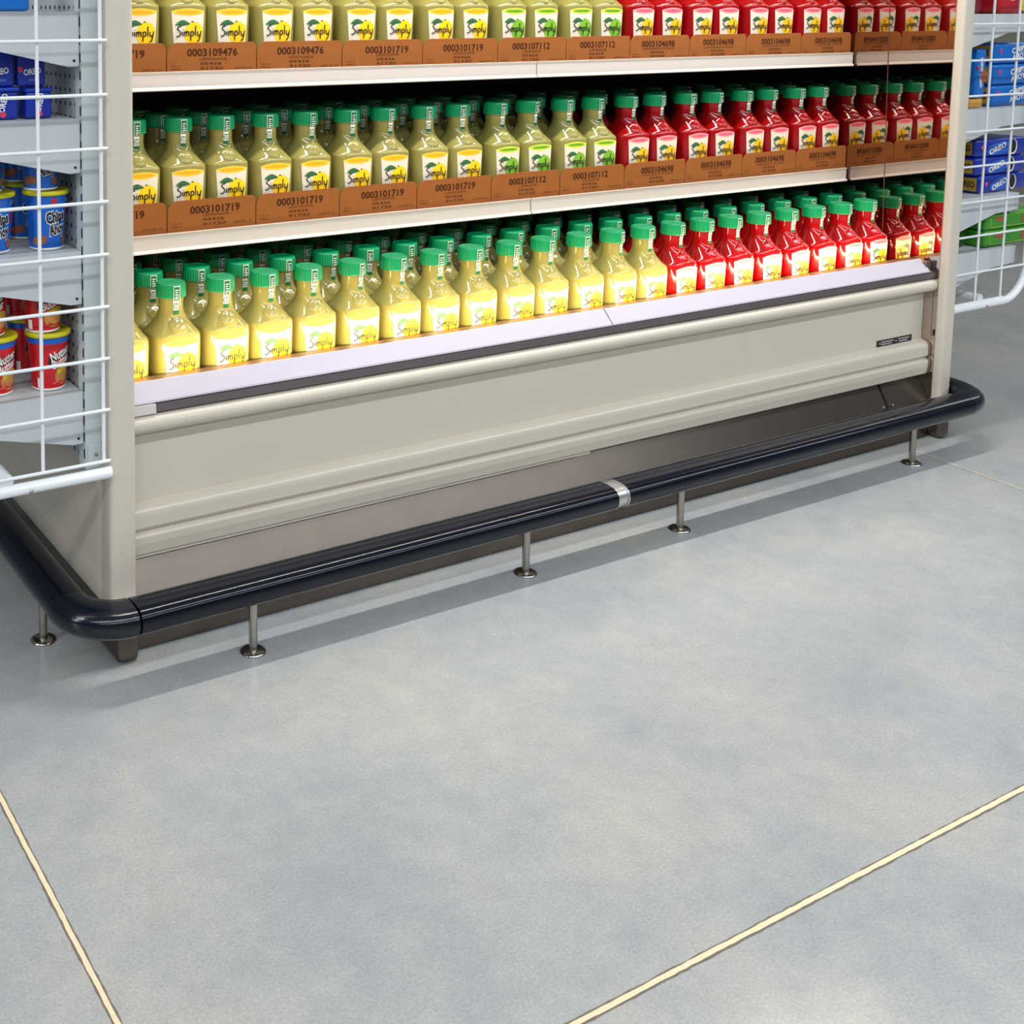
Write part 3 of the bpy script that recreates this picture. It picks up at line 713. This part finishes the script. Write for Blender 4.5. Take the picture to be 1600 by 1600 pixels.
oreo_cup(.672, 2.165, 1.068, .062, .06, .060, .0, 'small blue cookie carton, lower one farther from the back panel', True)
oreo_cup(.731, 2.165, 1.1285, .054, .055, .085, -.05, 'blue cookie carton stacked near the back panel')
oreo_cup(.667, 2.170, 1.1285, .060, .06, .090, .02, 'blue cookie carton stacked farther from the back panel')
def pack(x, y, z, w, d, h, rz, base, art, label, group, cat='cookie pack', name='cookie_pack', side=None):
    """flow-wrapped pack: pillow body, front art on -Y face, end label on -X face"""
    c = empty(name, (x, y, z), rz); tag(c, label, cat, group)
    mb = MB(); mb.bbox(-w / 2, w / 2, -d / 2, d / 2, 0, h, base, r=min(h, d) * .16, n=3); mb.build('wrapper', c)
    fn = lambda a, zz, e: (a, -d / 2 - e, zz); mb = MB(); e = .0008
    if art == 'oreo':
        poly(mb, ell(-w * .36, h * .55, .012, .010, 3, .5), fn, m_pink, e)
        poly(mb, ell(-w * .05, h * .46, w * .24, h * .36, 20, .12), fn, mat('pack_light_blue', (40, 100, 200), .3), e)
        add_text(mb, 'OREO', fn, -w * .08, h * .32, h * .30, m_wh2, w=w * .32, eps=.0014, rot=.3, bold=.04)
        poly(mb, ell(w * .20, h * .50, .020, .024, 18), fn, m_wh2, .0014); poly(mb, ell(w * .19, h * .54, .016, .021, 18), fn, m_choc, .0020)
    elif art == 'chips':
        poly(mb, ell(-w * .38, h * .62, .010, .013, 3, .4), fn, m_pink2, e)
        add_text(mb, 'CHIPS', fn, -w * .02, h * .56, h * .26, m_wh2, w=w * .30, eps=.0014, rot=.15, bold=.04)
        add_text(mb, 'AHOY!', fn, -w * .00, h * .24, h * .26, m_wh2, w=w * .30, eps=.0014, rot=.15, bold=.04)
        poly(mb, ell(w * .27, h * .45, .024, .019, 18), fn, m_brown, .0014)
    elif art == 'green':
        for q in ((-w * .42, h * .14, w * .42, h * .18), (-w * .42, h * .82, w * .42, h * .86), (-w * .42, h * .14, -w * .41, h * .86), (w * .41, h * .14, w * .42, h * .86)):
            poly(mb, [(q[0], q[1]), (q[2], q[1]), (q[2], q[3]), (q[0], q[3])], fn, mat('print_pale_lime', (170, 200, 70), .5), e)
        poly(mb, ell(w * .22, h * .5, .020, .015, 14), fn, m_brown, e); poly(mb, ell(-w * .25, h * .62, .02, .008, 10), fn, mat('print_rust', (180, 80, 50), .5), e)
    elif art == 'red':
        poly(mb, ell(-w * .1, h * .5, .03, .02, 16), fn, m_wh2, e); poly(mb, ell(-w * .1, h * .55, .022, .014, 16), fn, m_tan, .0014)
        poly(mb, [(w * .2, 0.01), (w * .32, 0.01), (w * .36, h * .95), (w * .24, h * .95)], fn, m_yel, e)
    elif art == 'plain':
        pass
    if art != 'plain': mb.build('printed_art', c)
    if side:
        fs = lambda a, zz, e: (-w / 2 - e, -a, zz); mb = MB()
        mb.add([fs(-d * .38, h * .12, e), fs(d * .38, h * .12, e), fs(d * .38, h * .88, e), fs(-d * .38, h * .88, e)], [(0, 1, 2, 3)], mat('end_label_gold', (190, 150, 50), .5))
        add_text(mb, side, fs, 0, h * .35, h * .32, m_pk, w=d * .6, eps=.0014, bold=.03)
        mb.build('end_label', c)
    return c
pack(.675, 2.17, 1.269, .11, .06, .055, 0, m_cblue, 'plain', 'sky-blue cookie pack lying on the top visible left shelf', 'packs on the left shelf unit')
GR = 'packs on the right shelf unit'
for k in range(3):
    pack(3.872 + (.014, -.004, .0)[k], 2.160, .7035 + k * .056, .26, .075, .054, (.03, .0, -.05)[k], m_oblue, 'oreo', 'royal-blue cookie pack, %s of the stack on the right unit' % ['bottom', 'middle', 'top'][k], GR, side='OREO')
    pack(3.815, 2.300, .7035 + k * .056, .22, .18, .054, .04, m_oblue, 'plain', 'royal-blue pack lying behind the %s pack of the front stack' % ['bottom', 'middle', 'top'][k], GR)
for k in range(3):
    pack(3.925, 2.160, .9725 + k * .065, .27, .08, .063, 0, m_cblue, 'chips', 'sky-blue chocolate chip cookie pack, %s of its stack on the right unit' % ['bottom', 'middle', 'top'][k], GR, side='CHIPS')
pack(3.718, 2.140, .9995, .055, .05, .150, .1, m_cblue, 'chips', 'narrow upright sky-blue pack beside the right post', GR)
pack(3.712, 2.135, .9725, .065, .03, .026, .0, mat('pack_gold', (220, 160, 70), .5), 'plain', 'small gold-coloured packet low beside the right post', GR, name='snack_packet', cat='packet')
for k in range(2):
    pack(3.925, 2.150, .5355 + k * .053, .29, .09, .051, .0, m_pgreen, 'green', 'green cookie box, %s one on the lowest right shelf' % ['lower', 'upper'][k], GR, name='cookie_box', cat='cookie box')
    pack(3.695, 2.215, .5355 + k * .053, .13, .13, .051, .0, mat('pack_dark_green', (24, 84, 30), .4, noise=.1, scale=30), 'plain', 'dark green cookie box behind the right post, %s one' % ['lower', 'upper'][k], GR, name='cookie_box', cat='cookie box')
pack(3.705, 2.20, 1.255, .10, .12, .12, .0, mat('pack_deep_red', (130, 16, 36), .4, noise=.1, scale=30), 'plain', 'deep red cookie box on the highest visible right shelf', GR, name='cookie_box', cat='cookie box')
pack(3.880, 2.18, 1.255, .16, .12, .12, .0, m_pred, 'red', 'bright red cookie box with yellow stripe on the right unit', GR, name='cookie_box', cat='cookie box')

# ------------------------------------------------------------------ far shelving seen past the right-hand unit
far = empty('store_gondola', (7.2, 6.0, 0)); tag(far, 'tan and grey store shelving in the far aisle behind the right unit', 'store shelving')
def F(mb, name):
    o = mb.build(name, far); o.location = -Vector(far.location)
mb = MB(); mb.box(6.9, 7.5, 3.2, 9, 0, .16, mat('gondola_kick', (150, 140, 120), .5)); F(mb, 'kick_base')
mb = MB(); mb.box(7.18, 7.22, 3.2, 9, .16, 2.0, mat('gondola_back', (170, 168, 150), .6)); F(mb, 'back_panel')
for z in (.2, .6, 1.0, 1.4, 1.8):
    mb = MB(); mb.box(6.88, 7.18, 3.2, 9, z - .03, z, m_wing); F(mb, 'shelf')
